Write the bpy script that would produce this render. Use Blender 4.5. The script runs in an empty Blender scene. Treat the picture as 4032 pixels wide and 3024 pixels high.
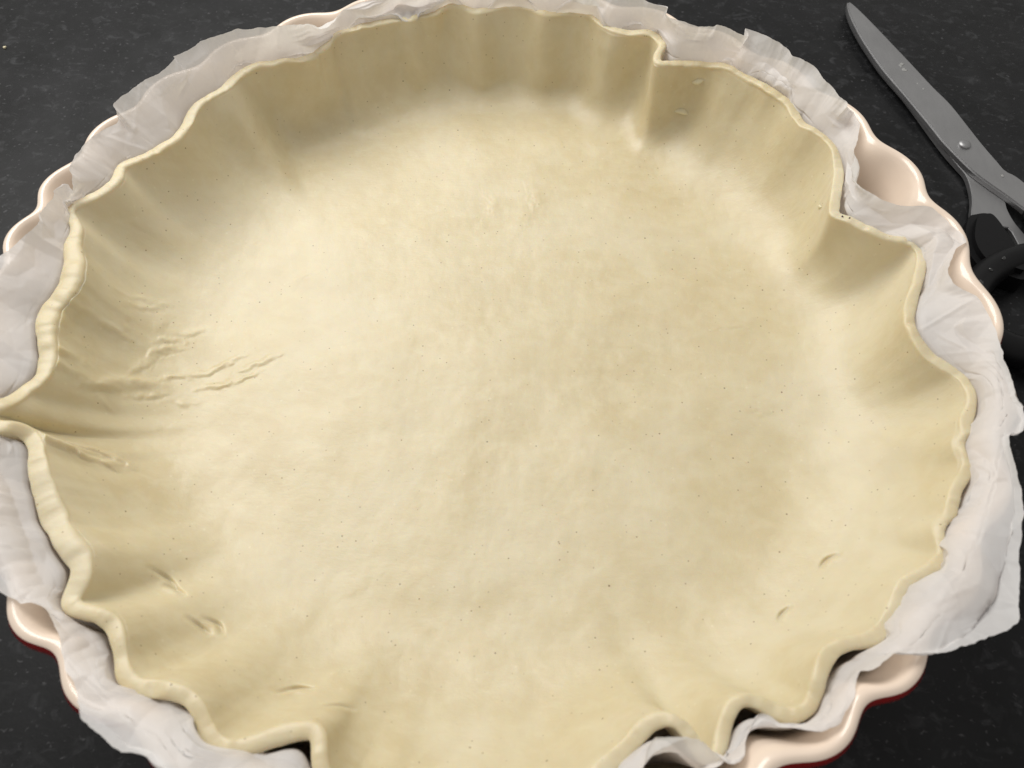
import bpy, bmesh, math, random
import numpy as np
from mathutils import Matrix, Vector
random.seed(4); rng = np.random.default_rng(7)
scene = bpy.context.scene
COL = scene.collection

# ------------------------------------------------------------------ camera, world, lights, exposure
cam_d = bpy.data.cameras.new('camera'); cam = bpy.data.objects.new('camera', cam_d); COL.objects.link(cam)
cam_d.sensor_fit = 'HORIZONTAL'; cam_d.sensor_width = 34.6; cam_d.lens = 28.0
cam_d.clip_start = 0.01; cam_d.clip_end = 20
C_R = Vector((0.99954566, 0.02543097, 0.0161784)); C_U = Vector((-0.03014092, 0.84335249, 0.53651478)); C_F = Vector((0, 0.53675865, -0.84373583))
cam.matrix_world = Matrix(((C_R.x, C_U.x, -C_F.x, 0.00646771), (C_R.y, C_U.y, -C_F.y, -0.15174451), (C_R.z, C_U.z, -C_F.z, 0.23396876), (0, 0, 0, 1)))
cam_d.dof.use_dof = True; cam_d.dof.focus_distance = 0.285; cam_d.dof.aperture_fstop = 19.0
scene.camera = cam

world = bpy.data.worlds.new('World'); scene.world = world; world.use_nodes = True
wb = world.node_tree.nodes['Background']; wb.inputs['Color'].default_value = (1.0, 0.975, 0.94, 1); wb.inputs['Strength'].default_value = 0.43

def area(name, az, el, dist, sx, sy, power, color, target=(0, 0, 0.02)):
    l = bpy.data.lights.new(name, 'AREA'); l.shape = 'RECTANGLE'; l.size = sx; l.size_y = sy; l.energy = power; l.color = color
    o = bpy.data.objects.new(name, l); COL.objects.link(o)
    a, e = math.radians(az), math.radians(el)
    o.location = Vector(target) + dist * Vector((math.cos(a) * math.cos(e), math.sin(a) * math.cos(e), math.sin(e)))
    o.rotation_euler = (Vector(target) - o.location).to_track_quat('-Z', 'Y').to_euler()
    return o
area('window_light', 127, 53, 0.70, 0.50, 0.46, 4.9, (1.0, 0.985, 0.955))

vs = scene.view_settings; vs.view_transform = 'Standard'; vs.look = 'None'; vs.gamma = 1.0; vs.use_curve_mapping = False; vs.exposure = 0.0
scene.render.engine = 'CYCLES'; scene.cycles.max_bounces = 8; scene.cycles.transparent_max_bounces = 12

# ------------------------------------------------------------------ measured shapes (millimetres)
CREST=[(-67.7,106.6,46,3.4),(-73.4,102.7,46,3.4),(-80.4,100.1,46,3.4),(-86.9,98,46,3.4),(-91.8,94.3,46,3.4),(-94.3,90.2,46,3.4),(-96.1,85.4,46,3.4),(-99.1,81.5,46,3.4),(-102.5,77.1,46,3.4),(-104,73,46,3.4),(-104.8,68.1,46,3.4),(-105.9,63.7,46,3.4),(-107.5,59.4,46,3.4),(-110.4,56.2,46,3.4),(-113.6,52.6,46,3.4),(-117,49.9,46,3.4),(-120.4,47.1,46,3.4),(-121,44.6,46,3.4),(-120.3,41.3,46,3.4),(-120.9,38.1,46,3.4),(-123.1,35.2,46,3.4),(-126.4,32.6,46,3.4),(-129.1,30.1,46,3.4),(-131.1,27.3,46,3.4),(-130.3,24.6,46,4),(-127.5,20.7,46,4),(-126.6,17.5,46,4),(-126.7,14.3,46,5.2),(-125.7,11.1,46,5.2),(-124.1,7.4,46,5.2),(-123.3,5,46,6.5),(-122.5,0.8,46,6.5),(-122.6,-3.4,46,6.5),(-123.1,-7.5,46,6.5),(-124.8,-10.1,45.5,6),(-124.9,-14.7,45.5,6),(-123.3,-20.2,45.5,6),(-121.3,-25.5,45.5,6),(-120.6,-29.7,45.5,6),(-120.2,-34.2,46,4),(-122.5,-37.6,46,4),(-123.5,-41.6,48,4),(-124.6,-45.1,50,4.2),(-128.1,-46.9,50,4.2),(-131,-48.9,50,4.2),(-126.9,-51.1,50,4.2),(-122.3,-51.6,50,4.2),(-119.9,-50.6,48,4.5),(-117.6,-51.3,45.5,4.5),(-114.6,-54.7,45.5,4.5),(-112.6,-59.2,45.5,4.5),(-110.3,-64,45.5,5.5),(-107.8,-68.3,45.5,5.5),(-105.5,-72.1,45.5,5.5),(-102.1,-76.5,45.5,6),(-98.6,-80.1,45.5,6),(-94.9,-83.6,45.5,6),(-93.1,-87.1,45.5,6),(-93.2,-90.2,45.5,6),(-93.9,-92.9,45.5,6),(-93.4,-95.1,45.5,4),(-90.3,-96.2,45.5,4),(-86.4,-96.9,45.5,4),(-83.2,-98.5,45.5,4),(-81.1,-101,45.5,4),(-79.5,-104.1,45.5,4),(-78.1,-107.6,45.5,4),(-76.5,-110.3,45.5,4),(-73.9,-112.2,45.5,4),(-70.5,-113,45.5,4),(-67,-113,45.5,4),(-63.8,-113.5,45.5,4),(-61,-114.7,45.5,4),(-58.9,-116.6,45.5,4),(-57.3,-119,45.5,4),(-55.7,-121.5,45.5,4),(-53.6,-123.4,45.5,4),(-51,-124.2,45.5,4),(-48.1,-124,45.5,4),(-44.9,-122.8,45.5,4),(-41.8,-121.5,45.5,4),(-38.5,-120.6,45.5,4),(-35.2,-120,45.5,4),(-32.9,-120.4,45.5,4),(-32,-122.1,45.5,4),(-31.6,-124.6,45.5,4),(-30.8,-127.7,45.5,4),(-29.3,-130.3,45,4),(-26.4,-134.5,45,4),(-20.4,-137.2,45,4),(-11.8,-138.6,45,4),(-2.6,-137.6,45,4),(6.8,-138.2,45,4),(16.1,-136.3,45,4),(22.7,-131,45,4),(28,-126.1,45.5,3.8),(30.7,-123.8,45.5,3.8),(34.3,-120.6,45.5,3.8),(37.2,-117.6,45.5,3.8),(40.4,-115.8,45.5,3.8),(43.2,-115.9,46,3.4),(45.4,-117.3,46,3.4),(47.1,-119.4,46,3.4),(48.5,-122.2,46,3.4),(50,-124.3,46,3.4),(51.5,-124,46,3.4),(52.8,-121.1,46,3.4),(53.9,-117.9,46,3.4),(55.3,-114.6,46,3.4),(57.1,-112.2,46,3.4),(59.3,-111.4,46,3.4),(62.1,-111.6,46,3.4),(64.7,-112.9,46,3.4),(66.6,-114,46,3.4),(69.4,-114.3,46,3.4),(72.3,-113.3,46,3.4),(74.3,-111.1,46,3.4),(75.7,-108,46,3.4),(76.9,-104.9,46,3.4),(78.7,-102,46,3.4),(81.2,-99.8,46,3.4),(84.4,-98.5,46,3.4),(88,-97.9,46,3.4),(91.1,-96.7,46,3.4),(94.3,-94,46,3.4),(96.6,-90.6,46,3.4),(98.3,-87.5,46,3.4),(100.3,-84.4,46,3.4),(102.8,-82.8,46,3.4),(106.6,-81,46,3.4),(111,-78.1,46,3.4),(113.8,-75.2,46,3.4),(115.3,-71.4,46,3.4),(115.5,-68.1,46,3.4),(116.5,-65,46,3.4),(117.9,-62,46,3.2),(119.7,-58.4,46,3.2),(122.9,-54.7,46,3.2),(124.9,-51,46,3.2),(126.2,-47.2,46,3.2),(126.6,-42.9,46,3.2),(126.9,-39.5,46,3.2),(129.3,-35.5,46,3.2),(130.8,-31.4,46,3.2),(130.7,-27.3,46,3.2),(129.4,-23.9,46,3.2),(126.6,-21.1,46,3.2),(123.7,-18.5,46,3.2),(121.4,-15.3,46,3.2),(119.7,-10.9,46,3.2),(119.4,-7,46,3.2),(120.2,-3.5,46,3.2),(122.2,1.3,46,3.2),(125,7.4,46,3.2),(127.7,13.6,46,3.2),(129.4,18.8,46,3.2),(129.4,22.6,46,3.2),(126.9,24.7,46,3.2),(122.8,25.3,46,3.2),(118.2,26.8,46,3.2),(114.8,29.3,46,3.2),(111.3,31.8,46,3.2),(108.2,33.7,46,3.2),(105.9,35.4,46,3.2),(106.6,38.5,46,3.2),(108.3,44.9,46,3.2),(110.5,52.3,46,3.2),(111.2,58.2,46,3.2),(110.4,65.1,46,3.2),(108,69.7,46,3.2),(104.9,73.5,46,3.2),(102.1,78.2,46,3.2),(100.6,84.3,46,3.2),(98,89.2,46,3.2),(94.1,92.9,46,3.2),(89.1,97.9,46,3.2),(83.9,102.1,46,3.2),(79.2,105.5,46,3.2),(74.8,107.5,46,3.2),(69.6,107.9,46,3.2),(65,108,46,3.2),(61.5,106.2,47,3.2),(58.6,105.5,47,3.2),(55.9,104.6,47,3.2),(54.8,106.6,47,3.2),(55.6,110.7,47,3.2),(57.3,114,47,3.2),(56.9,118.3,47,3.2),(54.8,122.2,47,3.2),(51.6,123.2,47,3.2),(46.9,123.3,47,3.2),(41.6,124,47,3.2),(37.5,126.2,47,3.2),(34.1,130,47,3.2),(31.2,134.3,47,3.2),(27.6,135.7,47,3.2),(21.5,135.4,47,3.2),(16.7,133.6,47,3.2),(12.4,134.9,47,3.2),(7.5,137.2,47,3.2),(2,138.4,47,3.2),(-4,137.6,47,3.2),(-10,136.3,47,3.2),(-16,135.5,47,3.2),(-21.5,135.7,47,3.2),(-23.8,134.1,47,3.2),(-26.6,131.4,47,3.2),(-31.3,130.2,47,3.2),(-36.6,128.5,47,3.2),(-42.4,127.2,47,3.2),(-48.1,124.9,47,3.2),(-52.6,122.8,47,3.2),(-57,119.6,47,3.2),(-60.7,116.6,47,3.2),(-63.3,113.6,46.5,3.3),(-64.1,110.3,46.5,3.3)]
EDGE=[(-22.7,133.2,54),(-32.5,127.6,54),(-54.8,125.8,52),(-59.9,123.8,52),(-62.1,118.9,52),(-64.6,112.1,52),(-66.4,110.6,52),(-66.8,108.3,57),(-72.2,108.5,57),(-80.1,105.8,57),(-90.6,102.8,57),(-91.3,103.3,57),(-98.1,98.6,57),(-103.5,95.7,57),(-104.6,91.3,57),(-107.7,88.1,57),(-111.6,86.5,57),(-109.3,85.5,57),(-110.9,81.6,57),(-112.2,78.2,57),(-114.1,75.3,57),(-117.9,71.9,57),(-120.6,66.6,57),(-122,64.1,57),(-124.1,61.7,57),(-121.5,58.8,57),(-123.1,61.7,52),(-122.3,58.5,52),(-125,57,52),(-127.4,55.5,52),(-128,53.1,52),(-130.1,51.5,52),(-131.2,47,52),(-132.4,42.6,52),(-133.1,37.6,52),(-130.6,33.5,52),(-128,28.2,52),(-127,27.5,52),(-129.2,32.2,52),(-131.6,32.1,52),(-133.8,30,52),(-135.3,28.5,52),(-133.5,25.9,52),(-134.1,23.2,52),(-135.2,19.3,52),(-136.6,17.9,52),(-134.3,15.4,52),(-135.1,13.5,52),(-136.9,7.8,52),(-138.9,2.8,52),(-141.8,-3.5,53),(-140.9,-19.7,53),(-136.5,-37.5,53),(-133.6,-51.3,53),(-127.5,-64,53),(-124,-75.9,53),(-116.5,-87,53),(-109.6,-94.3,53),(-102.6,-96.1,50.5),(-99.3,-96.5,50.5),(-95.5,-97.5,50.5),(-93.9,-99.5,50.5),(-91.7,-102.6,50.5),(-90.4,-103.6,50.5),(-88.9,-106.9,50.5),(-87.4,-110.1,50.5),(-85.2,-112.3,50.5),(-83.2,-114.2,50.5),(-81.9,-116.4,50.5),(-80.4,-120.6,52),(-77.6,-122.3,52),(-75.2,-123.8,52),(-70,-127.3,52),(-65.5,-129.5,52),(-57.3,-133.5,52),(-47.2,-138.1,52),(-39.3,-141.8,52),(-32,-143.2,52),(-23.1,-144.5,51),(-10.6,-145.7,51),(4.3,-145.3,51),(17.6,-144.2,51),(29.3,-138.4,51),(35,-129.3,49),(36.9,-126.3,49),(38,-123.2,49),(39,-120.7,49),(40.8,-119.4,49),(42.4,-118.9,49),(45.9,-118.4,49),(48.8,-119.8,49),(52.1,-123.1,49),(53.5,-125.2,49),(56.2,-125.2,45),(58,-122.7,45),(59.8,-119,45),(61.2,-116.5,45),(62.6,-114.9,45),(64.6,-115.8,45),(66.4,-117.7,45),(68.4,-118.3,45),(70.7,-118.7,45),(72.5,-118.5,49),(75.6,-118.1,49),(77.7,-116.2,49),(80.7,-112.8,49),(82.4,-109.5,49),(84.3,-105.4,49),(86,-106.9,52),(88.3,-105.6,52),(91.9,-103.5,52),(95.5,-104.3,52),(99.4,-104,52),(104.2,-103.1,52),(109,-100.9,52),(114.1,-99.1,52),(117.6,-97.7,52),(119.2,-96.1,52),(121,-94.8,52),(122.6,-89.1,52),(124.3,-81.5,52),(126.3,-77.5,52),(128.5,-71.4,52),(130.5,-66.4,52),(131.6,-61.3,52),(132.4,-56,52),(131.8,-54.7,52),(132.7,-49.7,52),(132.5,-47.7,52),(134.1,-46.9,52),(134.6,-48.8,52),(136.6,-48.9,52),(139.2,-44.4,52),(139.7,-38.7,52),(138.7,-36.8,52),(139.2,-30.8,52),(138.8,-23.6,52),(138.8,-20.5,52),(138.7,-17.8,52),(138.8,-11.3,52),(138,-8,52),(137,-4.8,52),(137.2,-2.1,52),(134.3,-0.1,52),(131.7,2.1,52),(131.1,5.6,52),(131.9,8.1,52),(134,13,52),(133.9,11.4,51),(136.1,15.2,51),(138.8,18.5,51),(140.4,19.8,51),(139.7,21.7,51),(138.4,24.2,51),(136.2,28.7,51),(133.4,33.3,51),(129.8,34.8,51),(123.2,33.9,51),(118.7,36.1,51),(113.4,41.4,51),(112,43.5,51),(112.2,47,51),(114.7,54.4,51),(117.9,62,51),(119.3,68.3,51),(119.2,73,51),(117.7,76.5,51),(112.3,70,57),(113.9,73.3,57),(111.3,76.4,57),(108.6,82,57),(105,91.8,57),(101.3,96.4,57),(98.7,96.7,57),(97.5,100.1,57),(96.4,103.6,57),(90.9,107.9,57),(84.1,112.3,57),(86.2,106.7,57),(82,108.3,57),(81.6,110.3,57),(76.9,113.6,57),(74,115.5,57),(73.5,113,57),(67.8,112.2,57),(61.3,116.5,57),(58,117.8,57),(55.9,119.6,57),(59.3,122.6,57),(55.4,124.8,57),(50.9,127,57),(41.8,133.9,56),(26.6,136.9,56),(9.5,137.5,56),(-7.5,136,56)]
STROKES=[('c',0.95,0.9,[(-85,-79.8),(-81.6,-81),(-78.7,-83.3)]),
('c',0.95,0.9,[(-81.1,-83.2),(-78.3,-84),(-75.6,-85.6)]),
('c',0.95,0.9,[(-72.4,-92.1),(-70.3,-93.3),(-67.1,-95.3)]),
('c',0.95,0.9,[(-69.5,-91.2),(-66.3,-92.2),(-64.5,-94.6)]),
('c',0.95,0.9,[(-47,-108.9),(-43.6,-107.4),(-39.5,-107.5)]),
('c',0.95,0.9,[(-34.6,-112.7),(-32.1,-112.1),(-28.8,-112.3)]),
('c',0.95,0.9,[(91,-71.6),(93.1,-69.2),(96,-68.2)]),
('c',0.95,0.9,[(77.3,-86.6),(78.7,-84.4),(80.9,-82.8)]),
('r',0.5,0.5,[(51,128.3),(52.3,127.5),(54,128.4)]),
('w',1.3,1.19,[(-122.2,-9.6),(-118.1,-8.2),(-112.6,-7.7)]),
('w',1.3,1.36,[(-127.7,-6.7),(-125.3,-7.9),(-122.6,-10.2)]),
('w',1.5,0.5,[(-114.1,2),(-109.7,4.7),(-105.1,9.4)]),
('w',1.4,0.4,[(-115.3,4.5),(-111,7.9),(-106.1,9.4)]),
('w',1.3,0.6,[(-104.2,-4.6),(-102,-3.3),(-99,-2.9)]),
('w',1.5,0.7,[(-103.9,-11.9),(-103.3,-8.3),(-98.9,-5.3)]),
('w',1.5,0.6,[(-108,-19.2),(-106,-15.6),(-103.9,-11.9)]),
('w',1.2,0.7,[(-100.1,-17.2),(-97.8,-16.2),(-94.9,-15.5)]),
('w',1.4,0.6,[(-94.7,-14.6),(-88.6,-12.6),(-84.2,-9.4),(-79.4,-5.6)]),
('w',1.5,0.7,[(-79.7,-11.7),(-74.1,-9.1),(-68.7,-5.2)]),
('w',1.4,0.6,[(-89.7,-18.6),(-82.6,-17.2),(-79.5,-14.1)]),
('w',1.3,0.45,[(-81.1,-17.1),(-77.1,-14.6),(-72.8,-10.8)]),
('w',1.1,1.36,[(-114.4,-30.1),(-112.4,-28.3),(-110.1,-26.2)]),
('w',1.4,0.7,[(-106.1,-26.4),(-102.6,-24.8),(-99.7,-22.7)]),
('w',1.3,1.36,[(-117,-54.8),(-112.1,-52.6),(-107.6,-52.1),(-103,-52.1)]),
('w',1.1,1.53,[(-111.6,-47.9),(-107.9,-47.9),(-104,-48.3),(-100.4,-49.3)]),
('w',1,1.02,[(-110.9,-50.3),(-108.8,-49.7),(-105.7,-48.8)]),
('w',1.5,0.35,[(-122.2,-2.8),(-118.8,-2),(-113.8,-1.2)]),
('w',1.5,0.35,[(-102.6,-0.8),(-97.7,0.3),(-92.1,3.4)]),
('w',1,0.6,[(-114.3,-21.8),(-116.5,-20.7),(-116.5,-24.2)]),
('w',1.6,0.4,[(-95.8,-24.6),(-93.1,-25.4),(-91.4,-24.4)]),
('w',1.8,0.4,[(-108.5,-9.7),(-110.5,-6.1),(-111.4,-2.4)]),
('w',1.8,0.35,[(-103.6,-0.8),(-104,3),(-103.4,4.9)]),
('w',1.2,0.35,[(-117.5,30.9),(-116,31.7),(-113.9,32.1)]),
('w',2,0.2,[(-66.8,23.7),(-64.6,26.6),(-62.6,28.1)]),
('w',1.5,1.19,[(-122.6,-31.7),(-117.9,-29.6),(-114.9,-28.1)]),
('r',2.6,1.7,[(-117.5,-29.3),(-112.3,-25.2),(-106.6,-20.6),(-100.5,-19.3)]),
('r',0.9,0.6,[(-112.2,-29.1),(-110.4,-31.3),(-109.2,-32.1)]),
('r',1.2,1.36,[(-120.8,-16.2),(-121.6,-12.6),(-122.4,-10.8)]),
('r',2,1.36,[(-105.2,-50.9),(-102.8,-49.5),(-101.4,-49.2)]),
('r',3,1.53,[(-117.1,-51.3),(-110.6,-51.3),(-105.3,-50.4)]),
('r',2.6,2.55,[(-119.5,-23.1),(-117.9,-24.5)]),
('w',3,0.25,[(-6.3,69.9),(-5.2,64.2),(-5.9,60.2)]),
('w',3,0.3,[(9.3,72.2),(10.9,64.1),(13.8,61)]),
('w',3,0.2,[(8.2,52.2),(11,55.4),(12.1,61)]),
('w',3,0.12,[(-36.3,-81.8),(-32.2,-79.9),(-28.3,-76.2)]),
('w',3,0.15,[(79.7,-21.3),(84.8,-20),(90.1,-17.5)]),
('w',1.6,0.2,[(74.3,10.9),(78.5,11.1),(82.3,11.9)]),
('w',1.8,0.5,[(-128.2,-38.5),(-127.5,-34.7),(-127.2,-30.2)]),
('w',1.4,0.35,[(-128.4,-40.7),(-127.9,-36.3),(-127.7,-32.5)]),
('w',3,0.2,[(-58.4,-102.5),(-53.4,-107.1),(-50,-110.1)])]
SC_TOP=[(157.5,209.9),(156.6,202.4),(157.4,190.3),(159.5,177.4),(163.3,161.5),(169.5,143.2),(175.7,123.9),(177.8,116.8),(181.8,107.1),(185.9,98.6),(190.4,92.1),(194.9,86.3),(199.7,79.2),(204.4,71.1),(211.7,80.6),(204.3,94.1),(201.6,97.9),(199,100.1),(197.3,105),(194.2,114.6),(191.6,124.1),(187.5,138.9),(182.8,150.1),(176.9,166),(172,178.8),(166.9,192),(162.5,202.7),(159.4,209)]
SC_LOW=[(158.8,212.1),(157.8,203.9),(158.7,192.2),(161,179),(164.9,162.9),(171.2,144.7),(176.8,123.2),(179.6,113.1),(182.6,104.9),(184.4,99.5),(184.1,91.9),(182.8,84.9),(180.5,77.6),(181.7,71.4),(186.8,70),(192.9,71.8),(195.2,59.1),(199.7,62.4),(196.2,74.9),(195.4,82.4),(195.8,87.2),(189.8,93.5),(187.9,102.8),(189.8,112.1),(187.3,122.5),(182.2,142.3),(176.4,161.2),(168,188.1),(161,208.4)]
SC_RIV=[(186.2,114.1),(188.7,114.2)]
RING=[(214.8,33.1),(212,27.5),(207.8,22.3),(202.5,17.9),(196.5,14.5),(190.1,12.3),(183.9,11.4),(178,11.8),(173,13.6),(169,16.7),(166.5,20.8),(165.5,25.7),(166.2,31.2),(168.5,36.9),(172.5,42.3),(177.7,47.1),(184,51),(190.8,53.6),(197.6,54.6),(203.9,54.1),(209.2,52),(213.1,48.5),(215.5,44),(216,38.7)]
SMUDGE=[(171.7,163.7),(172.8,161),(176.3,152),(178,148.4),(196.7,97),(172.6,164.8)]
COLLAR=[(175.8,71.8),(179.7,74.4),(184.1,74.8),(186.8,71.7),(188.8,64.2),(190.4,56.1),(192.4,49.3),(188.2,43.1),(181.4,45.1),(173.7,48.5),(171.4,59.2)]
FLAKES=[(69,106.1,38),(72.1,108.6,38.5),(74.7,109.6,39),(64.3,103.8,27),(67.1,104.1,27),(70.1,103.5,26),(108.6,49,34),(109.8,47.3,35),(110.8,45.7,36)]
SPECKS=[(107.1,32.6,47.8),(108.5,31,47.8)]
CRUMB=[(-222.9,165.6,0.5)]

# ------------------------------------------------------------------ helpers
def tag(o, label=None, cat=None, kind=None, group=None):
    if label: o['label'] = label
    if cat: o['category'] = cat
    if kind: o['kind'] = kind
    if group: o['group'] = group
    return o
def empty(name, loc):
    o = bpy.data.objects.new(name, None); COL.objects.link(o); o.location = loc; o.empty_display_size = 0.02; return o
def link_mesh(name, me, mat, parent=None):
    o = bpy.data.objects.new(name, me); COL.objects.link(o)
    for m in (mat if isinstance(mat, (list, tuple)) else [mat]): me.materials.append(m)
    if parent is not None:
        o.parent = parent; o.matrix_parent_inverse = Matrix.Translation(parent.location).inverted()
    return o
def grid_mesh(name, V, closed_u=True, flip=False):
    """V: (nu, nv, 3) array -> smooth quad mesh"""
    nu, nv = V.shape[:2]
    idx = np.arange(nu * nv).reshape(nu, nv)
    a = idx if closed_u else idx[:-1]
    b = np.roll(idx, -1, 0) if closed_u else idx[1:]
    q = np.stack([a[:, :-1], b[:, :-1], b[:, 1:], a[:, 1:]], -1).reshape(-1, 4)
    if flip: q = q[:, ::-1]
    me = bpy.data.meshes.new(name)
    me.vertices.add(nu * nv); me.vertices.foreach_set('co', V.reshape(-1).astype(np.float32))
    n = len(q); me.loops.add(n * 4); me.loops.foreach_set('vertex_index', q.reshape(-1).astype(np.int32))
    me.polygons.add(n); me.polygons.foreach_set('loop_start', np.arange(0, n * 4, 4, dtype=np.int32))
    me.polygons.foreach_set('use_smooth', np.ones(n, bool))
    me.update(calc_edges=True); me.validate(); return me
def spline(P, n, closed=True):
    """Catmull-Rom through P, resampled to n points by arc length (first two columns)"""
    P = np.asarray(P, float); m = len(P)
    if closed: Q = np.concatenate([P[-1:], P, P[:2]]); segs = m
    else: Q = np.concatenate([2 * P[:1] - P[1:2], P, 2 * P[-1:] - P[-2:-1]]); segs = m - 1
    t = np.linspace(0, 1, 24, endpoint=False)[:, None]; out = []
    for i in range(segs):
        p0, p1, p2, p3 = Q[i], Q[i + 1], Q[i + 2], Q[i + 3]
        out.append(0.5 * (2 * p1 + (p2 - p0) * t + (2 * p0 - 5 * p1 + 4 * p2 - p3) * t ** 2 + (3 * p1 - p0 - 3 * p2 + p3) * t ** 3))
    out.append(P[:1] if closed else P[-1:]); out = np.concatenate(out)
    return resample(out, n, closed)
def resample(out, n, closed):
    s = np.r_[0, np.cumsum(np.hypot(*np.diff(out[:, :2], axis=0).T))]
    u = np.linspace(0, s[-1], n, endpoint=not closed)
    return np.stack([np.interp(u, s, out[:, k]) for k in range(out.shape[1])], 1)
def smooth(a, sig):
    """periodic gaussian smoothing along axis 0"""
    n = len(a); k = np.fft.rfftfreq(n) * 2 * np.pi; g = np.exp(-0.5 * (k * sig) ** 2)
    A = np.fft.rfft(a, axis=0); return np.fft.irfft(A * (g if a.ndim == 1 else g[:, None]), n, axis=0)
def vnoise(x, y, seed=0):
    r = np.random.default_rng(seed); T = r.uniform(-1, 1, (256, 256))
    xi = np.floor(x).astype(int); yi = np.floor(y).astype(int); fx = x - xi; fy = y - yi
    fx = fx * fx * fx * (fx * (fx * 6 - 15) + 10); fy = fy * fy * fy * (fy * (fy * 6 - 15) + 10)
    g = lambda i, j: T[i % 256, j % 256]
    return (g(xi, yi) * (1 - fx) + g(xi + 1, yi) * fx) * (1 - fy) + (g(xi, yi + 1) * (1 - fx) + g(xi + 1, yi + 1) * fx) * fy
def fbm(x, y, seed=0, o=3):
    return sum(vnoise(x * 2 ** i + 17 * i, y * 2 ** i + 5 * i, seed + i) * .5 ** i for i in range(o))
def unwrap_mono(th, sig):
    """angle along a closed curve -> smoothed, strictly increasing (or decreasing) angle"""
    n = len(th); a = np.unwrap(th); tot = np.sign(a[-1] - a[0]) * 2 * np.pi
    lin = np.linspace(0, tot, n, endpoint=False)
    return lin + smooth(a - lin, sig), tot
def smin(x, a, b): return np.clip((x - a) / (b - a), 0, 1)
def sstep(x, a, b):
    t = smin(x, a, b); return t * t * (3 - 2 * t)

# ------------------------------------------------------------------ materials
def new_mat(name):
    m = bpy.data.materials.new(name); m.use_nodes = True; nt = m.node_tree; nt.nodes.clear()
    out = nt.nodes.new('ShaderNodeOutputMaterial'); return m, nt, out
def node(nt, typ, **kw):
    n = nt.nodes.new(typ)
    for k, v in kw.items():
        if k in n.inputs: n.inputs[k].default_value = v
        else: setattr(n, k, v)
    return n
def ramp(nt, fac, stops):
    r = nt.nodes.new('ShaderNodeValToRGB'); el = r.color_ramp.elements
    while len(el) < len(stops): el.new(0.5)
    for e, (p, c) in zip(el, stops): e.position = p; e.color = (*c, 1) if len(c) == 3 else c
    nt.links.new(fac, r.inputs[0]); return r.outputs[0]
def mixc(nt, fac, a, b, mode='MIX'):
    m = nt.nodes.new('ShaderNodeMix'); m.data_type = 'RGBA'; m.blend_type = mode
    for sock, v in ((0, fac), (6, a), (7, b)):
        if isinstance(v, bpy.types.NodeSocket): nt.links.new(v, m.inputs[sock])
        else: m.inputs[sock].default_value = v if sock == 0 else (*v, 1)
    return m.outputs[2]
def coords(nt, scale=(1, 1, 1), rot=(0, 0, 0)):
    t = nt.nodes.new('ShaderNodeTexCoord'); mp = nt.nodes.new('ShaderNodeMapping'); mp.inputs['Scale'].default_value = scale; mp.inputs['Rotation'].default_value = rot
    nt.links.new(t.outputs['Object'], mp.inputs[0]); return mp.outputs[0]
def noise(nt, vec, scale, detail=4, rough=.55, dist=0):
    n = node(nt, 'ShaderNodeTexNoise', Scale=scale, Detail=detail, Roughness=rough, Distortion=dist); nt.links.new(vec, n.inputs['Vector']); return n.outputs['Fac']
def bump(nt, h, strength, dist, prev=None):
    b = node(nt, 'ShaderNodeBump', Strength=strength, Distance=dist); nt.links.new(h, b.inputs['Height'])
    if prev is not None: nt.links.new(prev, b.inputs['Normal'])
    return b.outputs['Normal']

def mat_dough():
    m, nt, out = new_mat('raw_pastry'); P = node(nt, 'ShaderNodeBsdfPrincipled', Roughness=.5); L = nt.links.new
    v = coords(nt)
    big = noise(nt, v, 15, 6, .62, .8); mid = noise(nt, coords(nt, (1, 1.5, 1), (0, 0, .6)), 110, 5, .65, .4)
    c = ramp(nt, big, [(.34, (.585, .490, .295)), (.50, (.628, .538, .340)), (.66, (.675, .598, .420))])
    c = mixc(nt, ramp(nt, mid, [(.42, (0, 0, 0)), (.68, (.42, .42, .42))]), c, (.715, .65, .46))
    c = mixc(nt, ramp(nt, noise(nt, v, 60, 3, .5, .3), [(.52, (0, 0, 0)), (.72, (.3, .3, .3))]), c, (.57, .495, .325))
    # bran flecks
    for sc, th, col, amt in ((420, .085, (.22, .14, .06), .85), (230, .055, (.15, .085, .035), .9), (310, .10, (.84, .79, .62), .25)):
        vo = node(nt, 'ShaderNodeTexVoronoi', Scale=sc, Randomness=1.0); L(v, vo.inputs['Vector'])
        d = ramp(nt, vo.outputs['Distance'], [(th * .55, (amt, amt, amt)), (th * 1.5, (0, 0, 0))])
        sep = node(nt, 'ShaderNodeSeparateColor'); L(vo.outputs['Color'], sep.inputs[0])
        keep = ramp(nt, sep.outputs[0], [(.55, (0, 0, 0)), (.90, (1, 1, 1))])
        c = mixc(nt, mixc(nt, 1.0, d, keep, 'MULTIPLY'), c, col)
    L(c, P.inputs['Base Color'])
    P.inputs['Subsurface Weight'].default_value = .35; P.inputs['Subsurface Radius'].default_value = (1.0, .62, .28); P.inputs['Subsurface Scale'].default_value = .0035
    P.inputs['Specular IOR Level'].default_value = .6
    L(ramp(nt, big, [(.3, (.40, .40, .40)), (.7, (.52, .52, .52))]), P.inputs['Roughness'])
    n1 = bump(nt, noise(nt, v, 900, 3, .6), .12, .00035)
    n2 = bump(nt, noise(nt, coords(nt, (1, 3, 1), (0, 0, .45)), 240, 4, .6, .5), .10, .0008, n1)
    L(n2, P.inputs['Normal']); L(P.outputs[0], out.inputs[0]); return m
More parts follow.
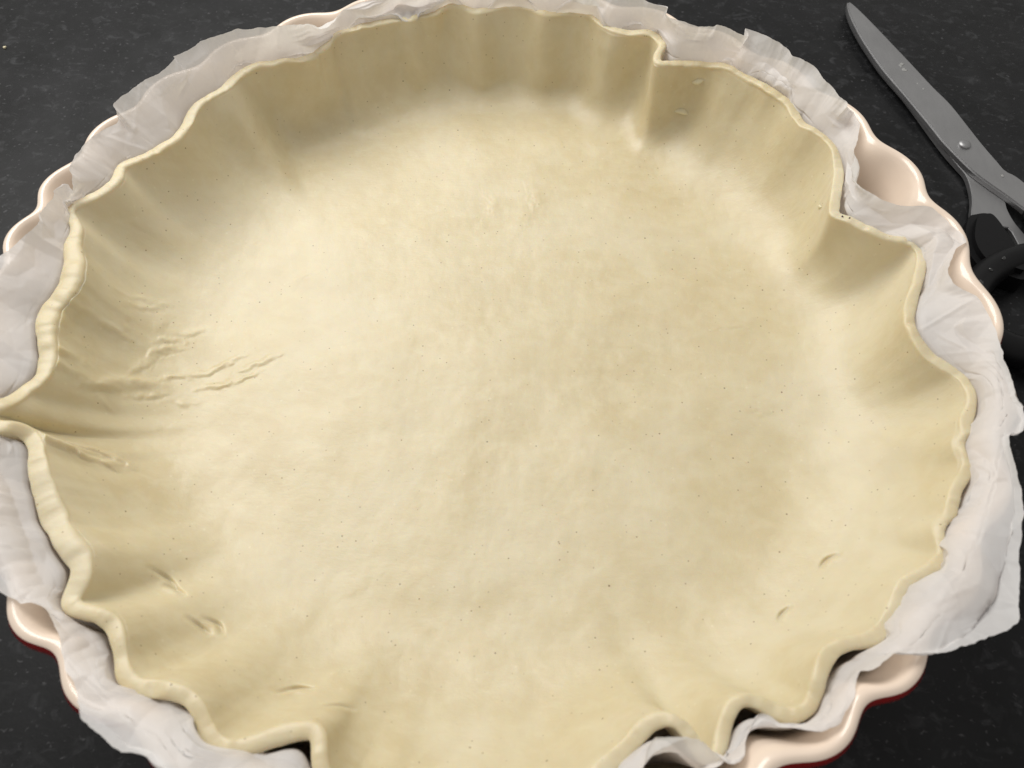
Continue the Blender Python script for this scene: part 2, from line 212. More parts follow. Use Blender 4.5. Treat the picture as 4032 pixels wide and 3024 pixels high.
def mat_glaze(name, col, col2, rough):
    m, nt, out = new_mat(name); P = node(nt, 'ShaderNodeBsdfPrincipled', Roughness=rough); L = nt.links.new; v = coords(nt)
    L(mixc(nt, ramp(nt, noise(nt, v, 30, 4), [(.35, (0, 0, 0)), (.7, (1, 1, 1))]), col, col2), P.inputs['Base Color'])
    P.inputs['Specular IOR Level'].default_value = .5; P.inputs['Coat Weight'].default_value = .35; P.inputs['Coat Roughness'].default_value = .05
    L(bump(nt, noise(nt, v, 90, 2), .06, .0008), P.inputs['Normal']); L(P.outputs[0], out.inputs[0]); return m
def mat_paper():
    m, nt, out = new_mat('parchment'); L = nt.links.new; v = coords(nt)
    fib = noise(nt, v, 260, 5, .6, .4); cl = noise(nt, v, 70, 4, .6)
    col = mixc(nt, ramp(nt, cl, [(.35, (0, 0, 0)), (.7, (1, 1, 1))]), (.90, .875, .855), (.95, .935, .92))
    nrm = bump(nt, fib, .12, .0002)
    dif = node(nt, 'ShaderNodeBsdfPrincipled', Roughness=.42); dif.inputs['Specular IOR Level'].default_value = .4
    tr = node(nt, 'ShaderNodeBsdfTranslucent'); tp = node(nt, 'ShaderNodeBsdfTransparent')
    for n in (dif.inputs['Base Color'], tr.inputs['Color']): L(col, n)
    L(nrm, dif.inputs['Normal']); L(nrm, tr.inputs['Normal'])
    m1 = node(nt, 'ShaderNodeMixShader'); m1.inputs[0].default_value = .38; L(dif.outputs[0], m1.inputs[1]); L(tr.outputs[0], m1.inputs[2])
    m2 = node(nt, 'ShaderNodeMixShader'); L(ramp(nt, cl, [(.3, (.09, .09, .09)), (.75, (.21, .21, .21))]), m2.inputs[0]); L(m1.outputs[0], m2.inputs[1]); L(tp.outputs[0], m2.inputs[2])
    L(m2.outputs[0], out.inputs[0]); return m
def mat_counter():
    m, nt, out = new_mat('black_speckled_laminate'); P = node(nt, 'ShaderNodeBsdfPrincipled', Roughness=.34); L = nt.links.new
    v = coords(nt, (1, 1.25, 1), (0, 0, .3)); w = coords(nt)
    base = mixc(nt, ramp(nt, noise(nt, w, 45, 5, .6), [(.35, (0, 0, 0)), (.7, (1, 1, 1))]), (.005, .0053, .0056), (.011, .0113, .0122))
    f1 = ramp(nt, noise(nt, v, 150, 3, .6, .6), [(.57, (0, 0, 0)), (.72, (.85, .85, .85))])
    c = mixc(nt, f1, base, (.036, .037, .039))
    f2 = ramp(nt, noise(nt, v, 480, 2, .5, .3), [(.64, (0, 0, 0)), (.76, (.9, .9, .9))])
    c = mixc(nt, f2, c, (.065, .065, .068))
    c = mixc(nt, ramp(nt, noise(nt, v, 130, 4, .6, .8), [(.55, (0, 0, 0)), (.72, (.6, .6, .6))]), c, (.022, .0225, .024))
    L(c, P.inputs['Base Color']); P.inputs['Specular IOR Level'].default_value = .22
    L(ramp(nt, noise(nt, w, 60, 4), [(.3, (.36, .36, .36)), (.7, (.46, .46, .46))]), P.inputs['Roughness'])
    L(bump(nt, noise(nt, w, 700, 3), .10, .0003), P.inputs['Normal']); L(P.outputs[0], out.inputs[0]); return m
def mat_steel():
    m, nt, out = new_mat('brushed_steel'); P = node(nt, 'ShaderNodeBsdfPrincipled', Roughness=.4, Metallic=1.0); L = nt.links.new
    v = coords(nt, (3, .8, 1), (0, 0, -.33))
    L(mixc(nt, noise(nt, v, 160, 4), (.35, .35, .355), (.40, .40, .40)), P.inputs['Base Color'])
    L(ramp(nt, noise(nt, coords(nt), 70, 4), [(.3, (.44, .44, .44)), (.7, (.54, .54, .54))]), P.inputs['Roughness'])
    L(bump(nt, noise(nt, v, 400, 2), .03, .0002), P.inputs['Normal']); L(P.outputs[0], out.inputs[0]); return m
def mat_plain(name, col, rough, spec=.5, bs=.1, sc=300):
    m, nt, out = new_mat(name); P = node(nt, 'ShaderNodeBsdfPrincipled', Roughness=rough); L = nt.links.new; v = coords(nt)
    L(mixc(nt, noise(nt, v, sc, 3), tuple(c * .85 for c in col), tuple(min(1, c * 1.12) for c in col)), P.inputs['Base Color']); P.inputs['Specular IOR Level'].default_value = spec
    L(bump(nt, noise(nt, v, sc * 2, 3), bs, .0003), P.inputs['Normal']); L(P.outputs[0], out.inputs[0]); return m
M_DOUGH = mat_dough(); M_CREAM = mat_glaze('cream_glaze', (.80, .655, .53), (.83, .69, .565), .22); M_RED = mat_glaze('red_glaze', (.26, .010, .010), (.32, .013, .012), .2)
M_PAPER = mat_paper(); M_COUNTER = mat_counter(); M_STEEL = mat_steel()
M_BLACK = mat_plain('black_plastic', (.005, .005, .0055), .45, .22); M_RIVET = mat_steel(); M_RIVET.name = 'rivet_steel'
M_FLAKE = mat_plain('dough_flake', (.72, .65, .44), .5); M_SPECK = mat_plain('bran_speck', (.06, .035, .02), .6); M_FLOUR = mat_plain('dough_smear', (.30, .30, .29), .7)
M_WATER = mat_plain('water', (.03, .03, .03), .05, .6)

# ------------------------------------------------------------------ countertop
bm = bmesh.new(); bmesh.ops.create_cube(bm, size=1.0); bmesh.ops.scale(bm, vec=(1.6, 1.3, .04), verts=bm.verts); bmesh.ops.translate(bm, vec=(0.05, 0.15, -.02), verts=bm.verts)
bmesh.ops.bevel(bm, geom=bm.edges[:], offset=.004, segments=3, affect='EDGES')
me = bpy.data.meshes.new('countertop'); bm.to_mesh(me); bm.free(); tag(link_mesh('countertop', me, M_COUNTER), 'black worktop with fine grey flecks under the pie dish', 'worktop', 'structure')

# ------------------------------------------------------------------ pie dish
NFL = 33
ANG = np.array([33.9, 21.7, 10.8, -2.7, -48.7, -57.5, -125.9, -134.8, -185.3, -193.5, -204.5, -237.8, -326.1])
IDX = np.array([0, 1, 2, 3, 7, 8, 14, 15, 20, 21, 22, 25, 33.])
def flute_phase(th):
    """phase (radians) of the fluting at world angle th; bulges where cos = 1"""
    n = 1440; g = np.linspace(33.9, -326.1, n, endpoint=False); k = np.interp(-g, -ANG, IDX); lin = np.linspace(0, NFL, n, endpoint=False)
    k = lin + smooth(k - lin, 14)
    d = (33.9 - np.degrees(th)) % 360
    return 2 * np.pi * np.interp(d, np.r_[33.9 - g, 360], np.r_[k, k[0] + NFL])
def flute(th):
    p = flute_phase(th); return np.cos(p) - .10 * np.cos(2 * p)
# (mean radius, height, flute amplitude), millimetres
IN_PROF = [(0, 9, 0), (60, 9, 0), (110, 9, .0), (118, 9.3, .1), (123, 10.6, .4), (126.3, 13.5, .9), (129.0, 19, 1.5), (131.5, 27, 2.0), (133.6, 34, 2.3), (135.3, 39.5, 2.3), (137.0, 44, 2.4), (138.6, 47.6, 2.3), (140.0, 49.5, 1.95)]
LIP_PROF = [(140.0, 49.5, 1.95), (140.9, 50.1, 1.8), (141.6, 50.0, 1.8), (142.0, 49.75, 1.8), (142.6, 49.2, 1.8)]
OUT_PROF = [(142.6, 49.2, 1.8), (143.0, 48.6, 1.8), (143.4, 47.6, 1.8), (143.6, 46.0, 1.8), (143.1, 44.4, 1.8), (141.8, 43.0, 1.8), (140.4, 40.5, 1.95), (138.6, 36, 1.95), (137, 30, 2.3), (135, 22, 1.9), (132.5, 14, 1.4), (130, 8, .9), (127, 4, .5), (122, 1.2, .1), (116, 0.4, 0), (60, .5, 0), (0, .5, 0)]
def revolve(name, prof, nu, npp, mat, parent):
    P = spline(np.array(prof, float), npp, False) / 1000
    th = np.linspace(0, 2 * np.pi, nu, endpoint=False); ph = flute(th)
    r = P[None, :, 0] + P[None, :, 2] * ph[:, None]
    V = np.stack([r * np.cos(th)[:, None], r * np.sin(th)[:, None], np.broadcast_to(P[None, :, 1], r.shape)], -1)
    return link_mesh(name, grid_mesh(name, V), mat, parent)
dish = tag(empty('pie_dish', (0, 0, 0)), 'round fluted ceramic pie dish, cream glaze inside and red outside', 'pie dish')
bowl = revolve('bowl', IN_PROF + LIP_PROF[1:], 1200, 130, M_CREAM, dish); bowl['label'] = 'cream glazed inside and wavy lip'
shell = revolve('outer_wall', OUT_PROF, 1200, 90, M_RED, dish); shell['label'] = 'red glazed fluted outside'
_dp = spline(np.array(IN_PROF[3:] + LIP_PROF[1:3], float), 60, False) / 1000
def dish_r(z, th):
    z = np.clip(z, .0095, .0500)
    return np.interp(z, _dp[:, 1], _dp[:, 0]) + np.interp(z, _dp[:, 1], _dp[:, 2]) * flute(th)
def dish_z(r, th):
    c = flute(th); best = np.full(r.shape, .009)
    for i in range(len(_dp) - 1):
        r0 = _dp[i, 0] + _dp[i, 2] * c; r1 = _dp[i + 1, 0] + _dp[i + 1, 2] * c
        t = (r - r0) / np.maximum(r1 - r0, 1e-6); ok = (t >= 0) & (t <= 1)
        best = np.where(ok, _dp[i, 1] + t * (_dp[i + 1, 1] - _dp[i, 1]), best)
    lip = _dp[-1, 0] + .0008 + _dp[-1, 2] * c
    best = np.where((r >= _dp[-1, 0] + _dp[-1, 2] * c) & (r < lip + .0025), .0503, best)
    return best

# ------------------------------------------------------------------ pastry
FZ = .0145; NU = 1500
C0 = np.array(CREST, float) / 1000
Cc = spline(C0, NU, True); Cc = smooth(Cc, 2.0)
rr = np.hypot(Cc[:, 0], Cc[:, 1]); lim = .1395; f_ = np.minimum(1, (lim + 0 * rr) / rr); Cc[:, 0] *= f_; Cc[:, 1] *= f_
uu = np.linspace(0, 1, NU, endpoint=False)
Cc[:, 2] += .0007 * fbm(uu * 60, uu * 0 + 3, 11) - .0002
tk = smooth(Cc[:, 3], 6) * (1 + .16 * fbm(uu * 110, uu * 0, 5))
tang = smooth(np.roll(Cc[:, :2], -1, 0) - np.roll(Cc[:, :2], 1, 0), 3.0); tang /= np.linalg.norm(tang, axis=1)[:, None]
nor = np.stack([tang[:, 1], -tang[:, 0]], 1)
if (nor * Cc[:, :2]).sum() < 0: nor = -nor
thc = np.arctan2(Cc[:, 1], Cc[:, 0]); th_b, tot = unwrap_mono(thc, 26)
th_b = np.maximum.accumulate(th_b * np.sign(tot)) * np.sign(tot)
rc = np.hypot(Cc[:, 0], Cc[:, 1])
dg0 = np.degrees(th_b) % 360; bk = sstep(dg0, 48, 62) * (1 - sstep(dg0, 129, 140)); Rb = .1235 + (.12 + .55 * bk) * (smooth(rc, 6) - smooth(rc, 60)) + .25 * (smooth(rc, 60) - rc.mean())
Rb = np.clip(Rb, .112, .1275)
# the deep pocket at the back: a soft ridge on one side, a sharp vertical crease on the other
dg = np.degrees(th_b) % 360
Rb0 = Rb.copy(); Rb = Rb - .0070 * np.exp(-((dg - 137) / 3.6) ** 2) - .0045 * sstep(dg, 104, 116) * (1 - sstep(dg, 117.6, 120.2)) + .0016 * np.exp(-((dg - 125) / 5) ** 2)
er = np.stack([np.cos(th_b), np.sin(th_b)], 1)
inner = Cc[:, :2] - nor * tk[:, None] / 2
slack = 1 - sstep(dg, 48, 62) * (1 - sstep(dg, 129, 140))
left = sstep(dg, 138, 152) * (1 - sstep(dg, 285, 310))
A = np.c_[er * (Rb0 - .014 - .018 * slack - .010 * left)[:, None], np.full(NU, FZ)]
B1 = np.c_[er * (Rb + .0005 - .0070 * slack - .0055 * left)[:, None], np.full(NU, FZ)]
D3 = np.c_[inner, Cc[:, 2] - tk * .30]
B2 = B1 * .50 + D3 * .50; B2[:, 2] = FZ + (Cc[:, 2] - FZ) * (.30 + .15 * slack)
nf, nw, nl, no = 190, 170, 15, 40
sf = np.linspace(0, 1, nf, endpoint=False)[None, :, None] ** .8
cen = np.array([0, 0, FZ])
floor_ = cen + (A[:, None] - cen) * sf
s = np.linspace(0, 1, nw, endpoint=False)[None, :, None]
wall = A[:, None] * (1 - s) ** 3 + 3 * B1[:, None] * s * (1 - s) ** 2 + 3 * B2[:, None] * s ** 2 * (1 - s) + D3[:, None] * s ** 3
a = np.linspace(0, np.pi, nl)[None, :, None]
mid = np.c_[Cc[:, :2], Cc[:, 2] - tk * .30]
nor3 = np.c_[nor, np.zeros(NU)]
lip = mid[:, None] - nor3[:, None] * (tk / 2)[:, None, None] * np.sign(np.cos(a)) * np.abs(np.cos(a)) ** .85 + np.array([0, 0, 1.]) * (tk * .30)[:, None, None] * np.sin(a) ** .7
# outside: follows the inner wall one sheet thickness away, then closes underneath
so = np.linspace(1, 0, no + 1)[1:][None, :, None]
win = A[:, None] * (1 - so) ** 3 + 3 * B1[:, None] * so * (1 - so) ** 2 + 3 * B2[:, None] * so ** 2 * (1 - so) + D3[:, None] * so ** 3
thick = np.minimum(tk, .0034 + (tk - .0034) * 1)[:, None, None]
horiz = sstep(so, 0.25, .6)
outw = win + nor3[:, None] * thick * horiz + np.c_[er, np.zeros(NU)][:, None] * .0034 * (sstep(so, .1, .45) * (1 - horiz)) - np.array([0, 0, 1.]) * .0034 * (1 - sstep(so, .2, .75))
under = cen - np.array([0, 0, .0034]) + (A[:, None] - cen) * np.array([.6, .2, 0.])[None, :, None]
# pressed into the fluting of the dish, and never through it
zt = (wall[..., 2] - FZ) / (Cc[:, 2] - FZ)[:, None]
fw = (.25 + .75 * sstep(dg, 40, 66) * (1 - .75 * sstep(dg, 128, 142)))[:, None] * sstep(zt, .02, .35) * (1 - .8 * sstep(zt, .75, 1.0)) * sstep(rc, .121, .130)[:, None]
thw = np.arctan2(wall[..., 1], wall[..., 0]); push = .0008 * (1 + .9 * fbm(thw * 4 + 9, thw * 0, 13, 2)) * np.cos(flute_phase(thw)) * fw
wall[..., 0] += push * np.cos(thw); wall[..., 1] += push * np.sin(thw)
def keep_in(G, gap, k=.0004):
    r = np.hypot(G[..., 0], G[..., 1]); th = np.arctan2(G[..., 1], G[..., 0]); lim = dish_r(G[..., 2], th) - gap
    rn = lim - k * np.log1p(np.exp(np.clip((lim - r) / k, -60, 60))); sc = np.where(r > .105, rn / np.maximum(r, 1e-6), 1)
    G[..., 0] *= sc; G[..., 1] *= sc
keep_in(wall, .0038); keep_in(lip, np.linspace(.0038, .0007, nl)[None, :]); keep_in(outw, .0012)
V = np.concatenate([floor_, wall, lip, outw, under], 1)
nvis = nf + nw
X, Y = V[:, :nvis, 0], V[:, :nvis, 1]
R_ = np.hypot(X, Y)
# soft unevenness of the rolled sheet
fl_w = 1 - .6 * sstep(R_, .112, .130)
H = .00055 * fbm(X * 26 + 3, Y * 26 + 8, 21, 3) + (.00009 * fbm(X * 90, Y * 60, 31, 3)) + .00004 * fbm(X * 330, Y * 240, 41, 2)
H *= fl_w
# creases, wrinkles and nail marks
for kind, w, h, pts in STROKES:
    pl = spline(np.array(pts) / 1000, 40, False); w /= 1000; h /= 1000
    x0, y0 = pl.min(0) - 4 * w; x1, y1 = pl.max(0) + 4 * w
    sel = np.nonzero((X > x0) & (X < x1) & (Y > y0) & (Y < y1))
    if len(sel[0]) == 0: continue
    px, py = X[sel], Y[sel]
    d2 = (px[:, None] - pl[None, :, 0]) ** 2 + (py[:, None] - pl[None, :, 1]) ** 2
    j = d2.argmin(1); tg = np.gradient(pl, axis=0)[j]; tg /= np.linalg.norm(tg, axis=1)[:, None] + 1e-9
    dx, dy = px - pl[j, 0], py - pl[j, 1]; sd = tg[:, 0] * dy - tg[:, 1] * dx; d = np.sqrt(d2[np.arange(len(j)), j]); sd = np.sign(sd) * d
    if kind == 'w': sd = sd + .45 * w * fbm(px * 520 + 3, py * 520, 44, 2)
    t = j / (len(pl) - 1); taper = np.clip(np.sin(np.pi * (0.06 + .88 * t)), 0, 1) ** .7
    if kind == 'c': g = -1.0 * np.exp(-(d / (w * .55)) ** 2) + .40 * np.exp(-((sd + w * 1.1) / (w * 1.0)) ** 2) * np.exp(-((d / (3 * w)) ** 2))
    elif kind == 'r': g = np.exp(-(d / (w * .75)) ** 2)
    else: g = -.45 * np.exp(-(sd / (w * .5)) ** 2) + .80 * np.exp(-((sd - w * .95) / (w * .95)) ** 2); g *= np.exp(-np.maximum(0, d - w * 1.2) ** 2 / (w * 1.0) ** 2)
    np.add.at(H, sel, g * taper * h * (1.0 + (.35 * fbm(px * 300, py * 300, 47, 2) if kind != 'c' else .7)))
# displacement direction: up on the floor, outward-in on the wall
dz = 1 - .55 * sstep(R_, .118, .132)
V[:, :nvis, 2] += H * dz
din = -.8 * H * sstep(R_, .116, .130)
V[:, :nvis, 0] -= -din * X / np.maximum(R_, 1e-4); V[:, :nvis, 1] -= -din * Y / np.maximum(R_, 1e-4)
# lip: small dents
dent = .00045 * fbm(uu * 150, uu * 0 + 1, 61, 4) + .00025 * np.minimum(0, fbm(uu * 420, uu * 0 + 4, 66, 2) + .25)
V[:, nvis:nvis + nl, 2] += dent[:, None] * np.sin(np.linspace(0, np.pi, nl))[None]
flip = tot < 0
dough = link_mesh('pastry_case', grid_mesh('pastry_case', V, True, flip), M_DOUGH)
tag(dough, 'sheet of pale raw pastry with a crimped wavy edge lining the pie dish', 'pastry')

def flake(pts, w, h, mat, parent, name):
    P = spline(np.array(pts) / 1000, 12, False); V = []
    for i, q in enumerate(P):
        t = i / 11; r = math.sin(math.pi * (.03 + .94 * t)) ** .8
        tg = P[min(i + 1, 11)] - P[max(i - 1, 0)]; tg /= np.linalg.norm(tg); sd = np.cross(tg, (-.2, -.5, .85)); sd /= np.linalg.norm(sd); up = np.cross(sd, tg)
        V.append([q + sd * w * r * math.cos(b) + up * h * r * math.sin(b) for b in np.linspace(0, 2 * math.pi, 10, endpoint=False)])
    V = np.array(V).transpose(1, 0, 2); return link_mesh(name, grid_mesh(name, V), mat, parent)
# put small flakes exactly on the pastry wall along their own sight-free normals: nearest surface point
from mathutils.bvhtree import BVHTree
_dg = dough.data; _co = np.empty(len(_dg.vertices) * 3, np.float32); _dg.vertices.foreach_get('co', _co); _co = _co.reshape(-1, 3)
def snap(q):
    q = np.array(q) / 1000; vis = V[:, :nvis].reshape(-1, 3); return vis[((vis - q) ** 2).sum(1).argmin()] * 1000
for k in range(3):
    pts = [snap(q) for q in FLAKES[3 * k:3 * k + 3]]
    flake(pts, .0013 if k < 2 else .0005, .0009, M_FLAKE, dough, 'dough_flake')
def blob(name, loc, r, mat, parent=None, seed=0, sub=2, flat=.7):
    bm = bmesh.new(); bmesh.ops.create_icosphere(bm, subdivisions=sub, radius=1); rg = random.Random(seed)
    k = [rg.uniform(.6, 1.3) for _ in range(3)]
    for v_ in bm.verts:
        q = v_.co.copy(); n_ = 1 + .35 * math.sin(q.x * 3.1 + seed) * math.cos(q.y * 2.7 + seed * 2) + .15 * math.sin(q.z * 5 + seed)
        v_.co = Vector((q.x * k[0], q.y * k[1], q.z * flat)) * r * n_ + Vector(loc)
    for f in bm.faces: f.smooth = True
    me = bpy.data.meshes.new(name); bm.to_mesh(me); bm.free(); return link_mesh(name, me, mat, parent)
for k, q in enumerate(SPECKS):
    j = ((Cc[:, :2] - np.array(q[:2]) / 1000) ** 2).sum(1).argmin(); sp = Cc[j]
    blob('bran_speck', (sp[0] + .0003 * k, sp[1], V[j, nvis + nl // 2, 2]), .00042, M_SPECK, dough, k + 3)

# ------------------------------------------------------------------ parchment
NP = 2600
E0 = np.array(EDGE, float) / 1000
seg = np.concatenate([E0, E0[:1]]); Ee = resample(seg, NP, True)                      # straight runs: torn, angular edge
Ee = smooth(Ee, 1.6)
th_e, tot_e = unwrap_mono(np.arctan2(Ee[:, 1], Ee[:, 0]), 22)
th_e = np.maximum.accumulate(th_e * np.sign(tot_e)) * np.sign(tot_e)
# ragged tear along the edge
ue = np.linspace(0, 1, NP, endpoint=False)
rag = .00045 * fbm(ue * 420, ue * 0 + 2, 71, 3) + .0009 * np.maximum(0, fbm(ue * 140, ue * 0 + 9, 77, 2) - .35)
rE = np.hypot(Ee[:, 0], Ee[:, 1]); ue_r = Ee[:, :2] / rE[:, None]; Ee[:, :2] += ue_r * rag[:, None]; rE = rE + rag
# outer envelope of the pastry by angle
nb = 720; env = np.zeros(nb); oc = Cc[:, :2] + nor * tk[:, None] / 2
bi = ((np.arctan2(oc[:, 1], oc[:, 0]) % (2 * np.pi)) / (2 * np.pi) * nb).astype(int) % nb; np.maximum.at(env, bi, np.hypot(oc[:, 0], oc[:, 1]))
for _ in range(6): env = np.where(env == 0, np.maximum(np.roll(env, 1), np.roll(env, -1)), env)
env = smooth(env, 2)
def env_r(th): return np.interp((th % (2 * np.pi)) / (2 * np.pi) * nb, np.arange(nb + 1), np.r_[env, env[0]])
rows = []; zs = np.array([.0115, .018, .026, .034, .0395, .0435])
ev = env_r(th_e)
for z in zs:
    r = dish_r(np.full(NP, z), th_e) - .0009
    deg_e = (np.degrees(th_e) + 180) % 360 - 180; pull = (rE < .137) & ~((deg_e > -82) & (deg_e < -66.3))
    r = np.where(pull, np.minimum(r, rE + .001 - (Ee[:, 2] - z) * .15), r)
    do = .126 + (ev - .126) * (z - .014) / .031
    r = np.minimum(r, do + .0022)
    r = np.maximum(r, np.minimum(do + .0005, dish_r(np.full(NP, z), th_e) - .0003))
    rows.append(np.stack([r * np.cos(th_e), r * np.sin(th_e), np.full(NP, z)], 1))
Es = smooth(Ee, 16); rows.append(Es)
K = np.array(rows)                                                                   # (7, NP, 3)
npv = 90; tt = np.r_[np.linspace(0, 5, 34, endpoint=False), np.linspace(5, 6, npv - 34)]
i0 = np.clip(tt.astype(int), 0, 5); fr = (tt - i0)[:, None, None]
Km = np.concatenate([K[:1], K, 2 * K[-1:] - K[-2:-1]])
p0, p1, p2, p3 = Km[i0], Km[i0 + 1], Km[i0 + 2], Km[np.minimum(i0 + 3, 8)]
cr = 0.5 * (2 * p1 + (p2 - p0) * fr + (2 * p0 - 5 * p1 + 4 * p2 - p3) * fr ** 2 + (3 * p1 - p0 - 3 * p2 + p3) * fr ** 3)
lin = p1 * (1 - fr) + p2 * fr
PV = np.where((tt > 4.9)[:, None, None], .15 * cr + .85 * lin, .8 * cr + .2 * lin).transpose(1, 0, 2).copy()
PV += (Ee - Es)[:, None] * sstep(tt, 5.35, 6.0)[None, :, None]
# crumpling: many straight folds, each a sharp tent, in (arc, radial) coordinates
thp = np.arctan2(PV[..., 1], PV[..., 0]); arc = np.unwrap(th_e) * .138; arc = np.broadcast_to(arc[:, None], PV.shape[:2])
dl = np.linalg.norm(np.diff(PV, axis=1), axis=2); rad = np.concatenate([np.zeros((NP, 1)), np.cumsum(dl, 1)], 1)
Hc = np.zeros(PV.shape[:2]); L0, L1 = arc.min(), arc.max(); rg = np.random.default_rng(19)
def tent(ca, cb, ang, ln, w, h, soft=.3):
    sel = np.nonzero(np.abs(arc[:, 0] - ca) < ln + w)[0]
    if len(sel) == 0: return
    da = arc[sel] - ca; db = rad[sel] - cb; al = da * math.cos(ang) + db * math.sin(ang); ac = -da * math.sin(ang) + db * math.cos(ang)
    Hc[sel] += h * np.maximum(0, 1 - np.abs(ac) / w) * smin(-np.abs(al), -ln, -ln * soft)
from mathutils.geometry import delaunay_2d_cdt
def facets(sa, sb, amp, skew):                                                       # flat crumple facets meeting in sharp creases
    na = int((L1 - L0) / sa); nbk = int(.075 / sb); pts = []
    for q in range(-1, na + 2):
        for k in range(nbk + 1): pts.append((L0 + (q + rg.uniform(-.45, .45)) * sa, -.004 + (k + rg.uniform(-.45, .45)) * sb))
    P2 = np.array(pts); hh = rg.normal(0, amp, len(P2)); ks = 100.0
    vv, _, ff, *_r = delaunay_2d_cdt([Vector((x * ks, (y + skew * math.sin(x * 40)) * ks)) for x, y in pts], [], [], 0, 1e-6)
    vv = np.array([tuple(q) for q in vv]) / ks; a0 = arc[:, 0]; inc = a0[-1] > a0[0]; srt = a0 if inc else a0[::-1]
    yy = rad + skew * np.sin(arc * 40)
    for f in ff:
        p, q, r = vv[f[0]], vv[f[1]], vv[f[2]]; lo, hi = min(p[0], q[0], r[0]), max(p[0], q[0], r[0])
        s0, s1 = np.searchsorted(srt, [lo, hi])
        if s1 <= s0: continue
        sl = slice(s0, s1) if inc else slice(NP - s1, NP - s0)
        x, y = arc[sl], yy[sl]; den = (q[1] - r[1]) * (p[0] - r[0]) + (r[0] - q[0]) * (p[1] - r[1])
        if abs(den) < 1e-14: continue
        l1 = ((q[1] - r[1]) * (x - r[0]) + (r[0] - q[0]) * (y - r[1])) / den; l2 = ((r[1] - p[1]) * (x - r[0]) + (p[0] - r[0]) * (y - r[1])) / den; l3 = 1 - l1 - l2
        ok = (l1 >= -1e-9) & (l2 >= -1e-9) & (l3 >= -1e-9)
        Hc[sl] = np.where(ok, Hc[sl] + l1 * hh[f[0]] + l2 * hh[f[1]] + l3 * hh[f[2]], Hc[sl])
facets(.013, .018, .0011, .004); facets(.0050, .0070, .00036, .002)
for i in range(260):                                                                 # fine crisp creases
    w = rg.uniform(.0005, .0013); tent(rg.uniform(L0, L1), rg.uniform(.022, .056), rg.normal(np.pi / 2, 1.0), rg.uniform(.003, .014), w, rg.uniform(-1, 1) * w * .27, .4)
# long pleats running up the sheet
for i in range(28):
    ca = rg.uniform(L0, L1); w = rg.uniform(.003, .008); h = rg.choice([-1, 1]) * rg.uniform(.0004, .0013); sk = rg.normal(0, .35)
    sel = np.nonzero(np.abs(arc[:, 0] - ca) < .04)[0]; ac = arc[sel] - ca - sk * (rad[sel] - .035)
    Hc[sel] += h * np.maximum(0, 1 - np.abs(ac) / w) * sstep(rad[sel], .020, .042)
Hc += .00012 * fbm(arc * 160, rad * 160, 91, 3)
def over_dish(G, wide, gap):
    rp = np.hypot(G[..., 0], G[..., 1]); thp = np.arctan2(G[..., 1], G[..., 0])
    qs = (-4.5, -3, -1.5, 0, 1.5, 3, 4.5) if wide else (0,)
    zmin = np.max([dish_z(rp, thp + math.radians(q)) for q in qs], 0) + gap
    G[..., 2] = np.where((tt > (4.2 if wide else 2.5))[None, :] & (rp > .124) & (G[..., 2] < zmin), zmin, G[..., 2])
over_dish(PV, True, .0002)
PV[:, 40:] = .5 * PV[:, 40:] + .5 * smooth(PV[:, 40:].reshape(NP, -1), 6).reshape(NP, npv - 40, 3)
grow = sstep(tt, 3.6, 5.2)[None, :]
du = np.gradient(PV, axis=0); dv = np.gradient(PV, axis=1); nn = np.cross(du, dv); nn /= np.linalg.norm(nn, axis=2)[..., None] + 1e-12
nn = np.where(nn[..., 2:3] < 0, -nn, nn); nn = smooth(nn.reshape(NP, -1), 8).reshape(nn.shape)
PV += nn * ((Hc + .0015) * grow)[..., None]
over_dish(PV, False, .0003)
rp = np.hypot(PV[..., 0], PV[..., 1]); thp = np.arctan2(PV[..., 1], PV[..., 0])
lim = dish_r(PV[..., 2], thp) - .0005; sc_ = np.where((tt < 4.0)[None, :] & (rp > lim), lim / rp, 1); PV[..., 0] *= sc_; PV[..., 1] *= sc_
paper = link_mesh('parchment_paper', grid_mesh('parchment_paper', PV, True, tot_e < 0), M_PAPER)
tag(paper, 'crumpled white baking parchment with torn edges between the pastry and the dish', 'baking paper')

# ------------------------------------------------------------------ scissors
def plate(name, outline, z0, z1, mat, parent, bev=.0003, tilt=None):
    P = spline(np.array(outline) / 1000, 160, True)
    bm = bmesh.new(); vs_ = [bm.verts.new((x, y, z0)) for x, y in P]; f = bm.faces.new(vs_)
    r = bmesh.ops.extrude_face_region(bm, geom=[f]); up = [v_ for v_ in r['geom'] if isinstance(v_, bmesh.types.BMVert)]
    bmesh.ops.translate(bm, vec=(0, 0, z1 - z0), verts=up); bmesh.ops.recalc_face_normals(bm, faces=bm.faces[:])
    top = [e for e in bm.edges if all(abs(v_.co.z - z1) < 1e-6 for v_ in e.verts)]
    bmesh.ops.bevel(bm, geom=top, offset=bev, segments=2, affect='EDGES')
    if tilt:
        for v_ in bm.verts: v_.co.z += tilt(v_.co.x, v_.co.y)
    me = bpy.data.meshes.new(name); bm.to_mesh(me); bm.free(); return link_mesh(name, me, mat, parent)
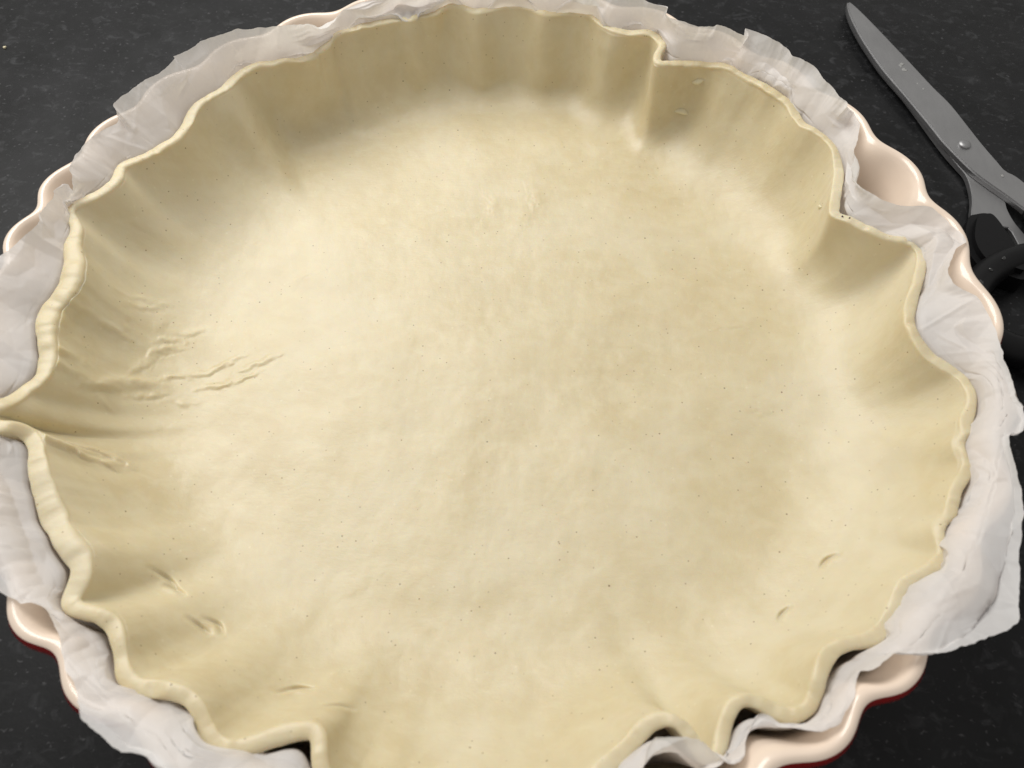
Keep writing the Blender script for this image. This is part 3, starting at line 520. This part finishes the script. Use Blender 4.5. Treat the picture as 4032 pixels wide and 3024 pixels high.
def tube(name, pts, rx, rz, mat, parent, closed=True, n=96, nc=20):
    P = spline(np.array(pts, float) / 1000, n, closed); V = []
    for i in range(n):
        if closed: tg = P[(i + 1) % n] - P[i - 1]
        else: tg = P[min(i + 1, n - 1)] - P[max(i - 1, 0)]
        sd = np.array([tg[1], -tg[0], 0]); sd /= np.linalg.norm(sd); k = 1
        if not closed: k = min(1, .12 + (min(i, n - 1 - i) / 6) ** .5)
        b = np.linspace(0, 2 * np.pi, nc, endpoint=False)
        V.append(P[i] + sd * (rx * k * np.cos(b))[:, None] + np.array([0, 0, 1]) * (rz * k * np.sin(b))[:, None])
    V = np.array(V)
    if closed: V = np.concatenate([V, V[:, :1]], 1); me = grid_mesh(name, V, True)
    else: me = grid_mesh(name, V.transpose(1, 0, 2), True)
    return link_mesh(name, me, mat, parent)
tip = np.array(SC_TOP[0]) / 1000; piv = np.array(SC_RIV[0]) / 1000
sciss = tag(empty('scissors', (piv[0], piv[1], 0)), 'steel kitchen scissors with black plastic handles lying on the worktop', 'scissors')
plate('blade', SC_LOW, .0012, .0036, M_STEEL, sciss)
ub = plate('blade', SC_TOP, .0038, .0062, M_STEEL, sciss, .0006); ub['label'] = 'upper blade carrying the rivet'
rv = np.linalg.norm(np.array(SC_RIV[1]) - np.array(SC_RIV[0])) / 1000
prof = [(rv, .0060), (rv, .0066), (rv * .92, .0071), (rv * .6, .0075), (rv * .3, .0076), (0, .0076)]
b = np.linspace(0, 2 * np.pi, 40, endpoint=False)
link_mesh('rivet', grid_mesh('rivet', np.array([[(piv[0] + r * math.cos(t), piv[1] + r * math.sin(t), z) for r, z in prof] for t in b])), M_RIVET, sciss)
hd = tube('handle', [(x, y, 6.5) for x, y in RING], .0052, .0060, M_BLACK, sciss); hd['label'] = 'black finger loop beside the dish'
plate('handle_collar', COLLAR, .0008, .0100, M_BLACK, sciss, .0024)
e2 = np.array(SC_TOP[13:15]).mean(0); off2 = np.array([30, -8.])
ring2 = [(e2[0] + 24 + 30 * math.cos(t) * .8 - 12 * math.sin(t), e2[1] - 22 + 19 * math.sin(t) - 18 * math.cos(t) * .6, 9.0) for t in np.linspace(0, 2 * math.pi, 24, endpoint=False)]
tube('handle', ring2, .0052, .0060, M_BLACK, sciss)
tube('handle_collar', [(e2[0] - 6, e2[1] + 6, 6.0), (e2[0] + 2, e2[1] - 2, 7.5), (e2[0] + 8, e2[1] - 9, 9)], .0075, .0056, M_BLACK, sciss, False, 40)
for k, (x, y) in enumerate(SMUDGE):
    blob('dough_smear', (x / 1000, y / 1000, .0062), .0008 if k != 2 else .0005, M_FLOUR, ub, k + 1, 2, .12)
for k in range(3):
    t = 3.6 + k * .22
    q = np.array(RING)[int((t / (2 * math.pi)) * 24) % 24] / 1000
    blob('water_droplet', (q[0] + .001 * k, q[1] + .0006 * k, .0124), .0009, M_WATER, hd, k + 8, 2, .5)

# ------------------------------------------------------------------ crumb
x, y, z = CRUMB[0]
tag(blob('pastry_crumb', (x / 1000, y / 1000, .0004), .0007, M_FLAKE, None, 5), 'tiny pale yellow pastry crumb alone on the black worktop', 'crumb')
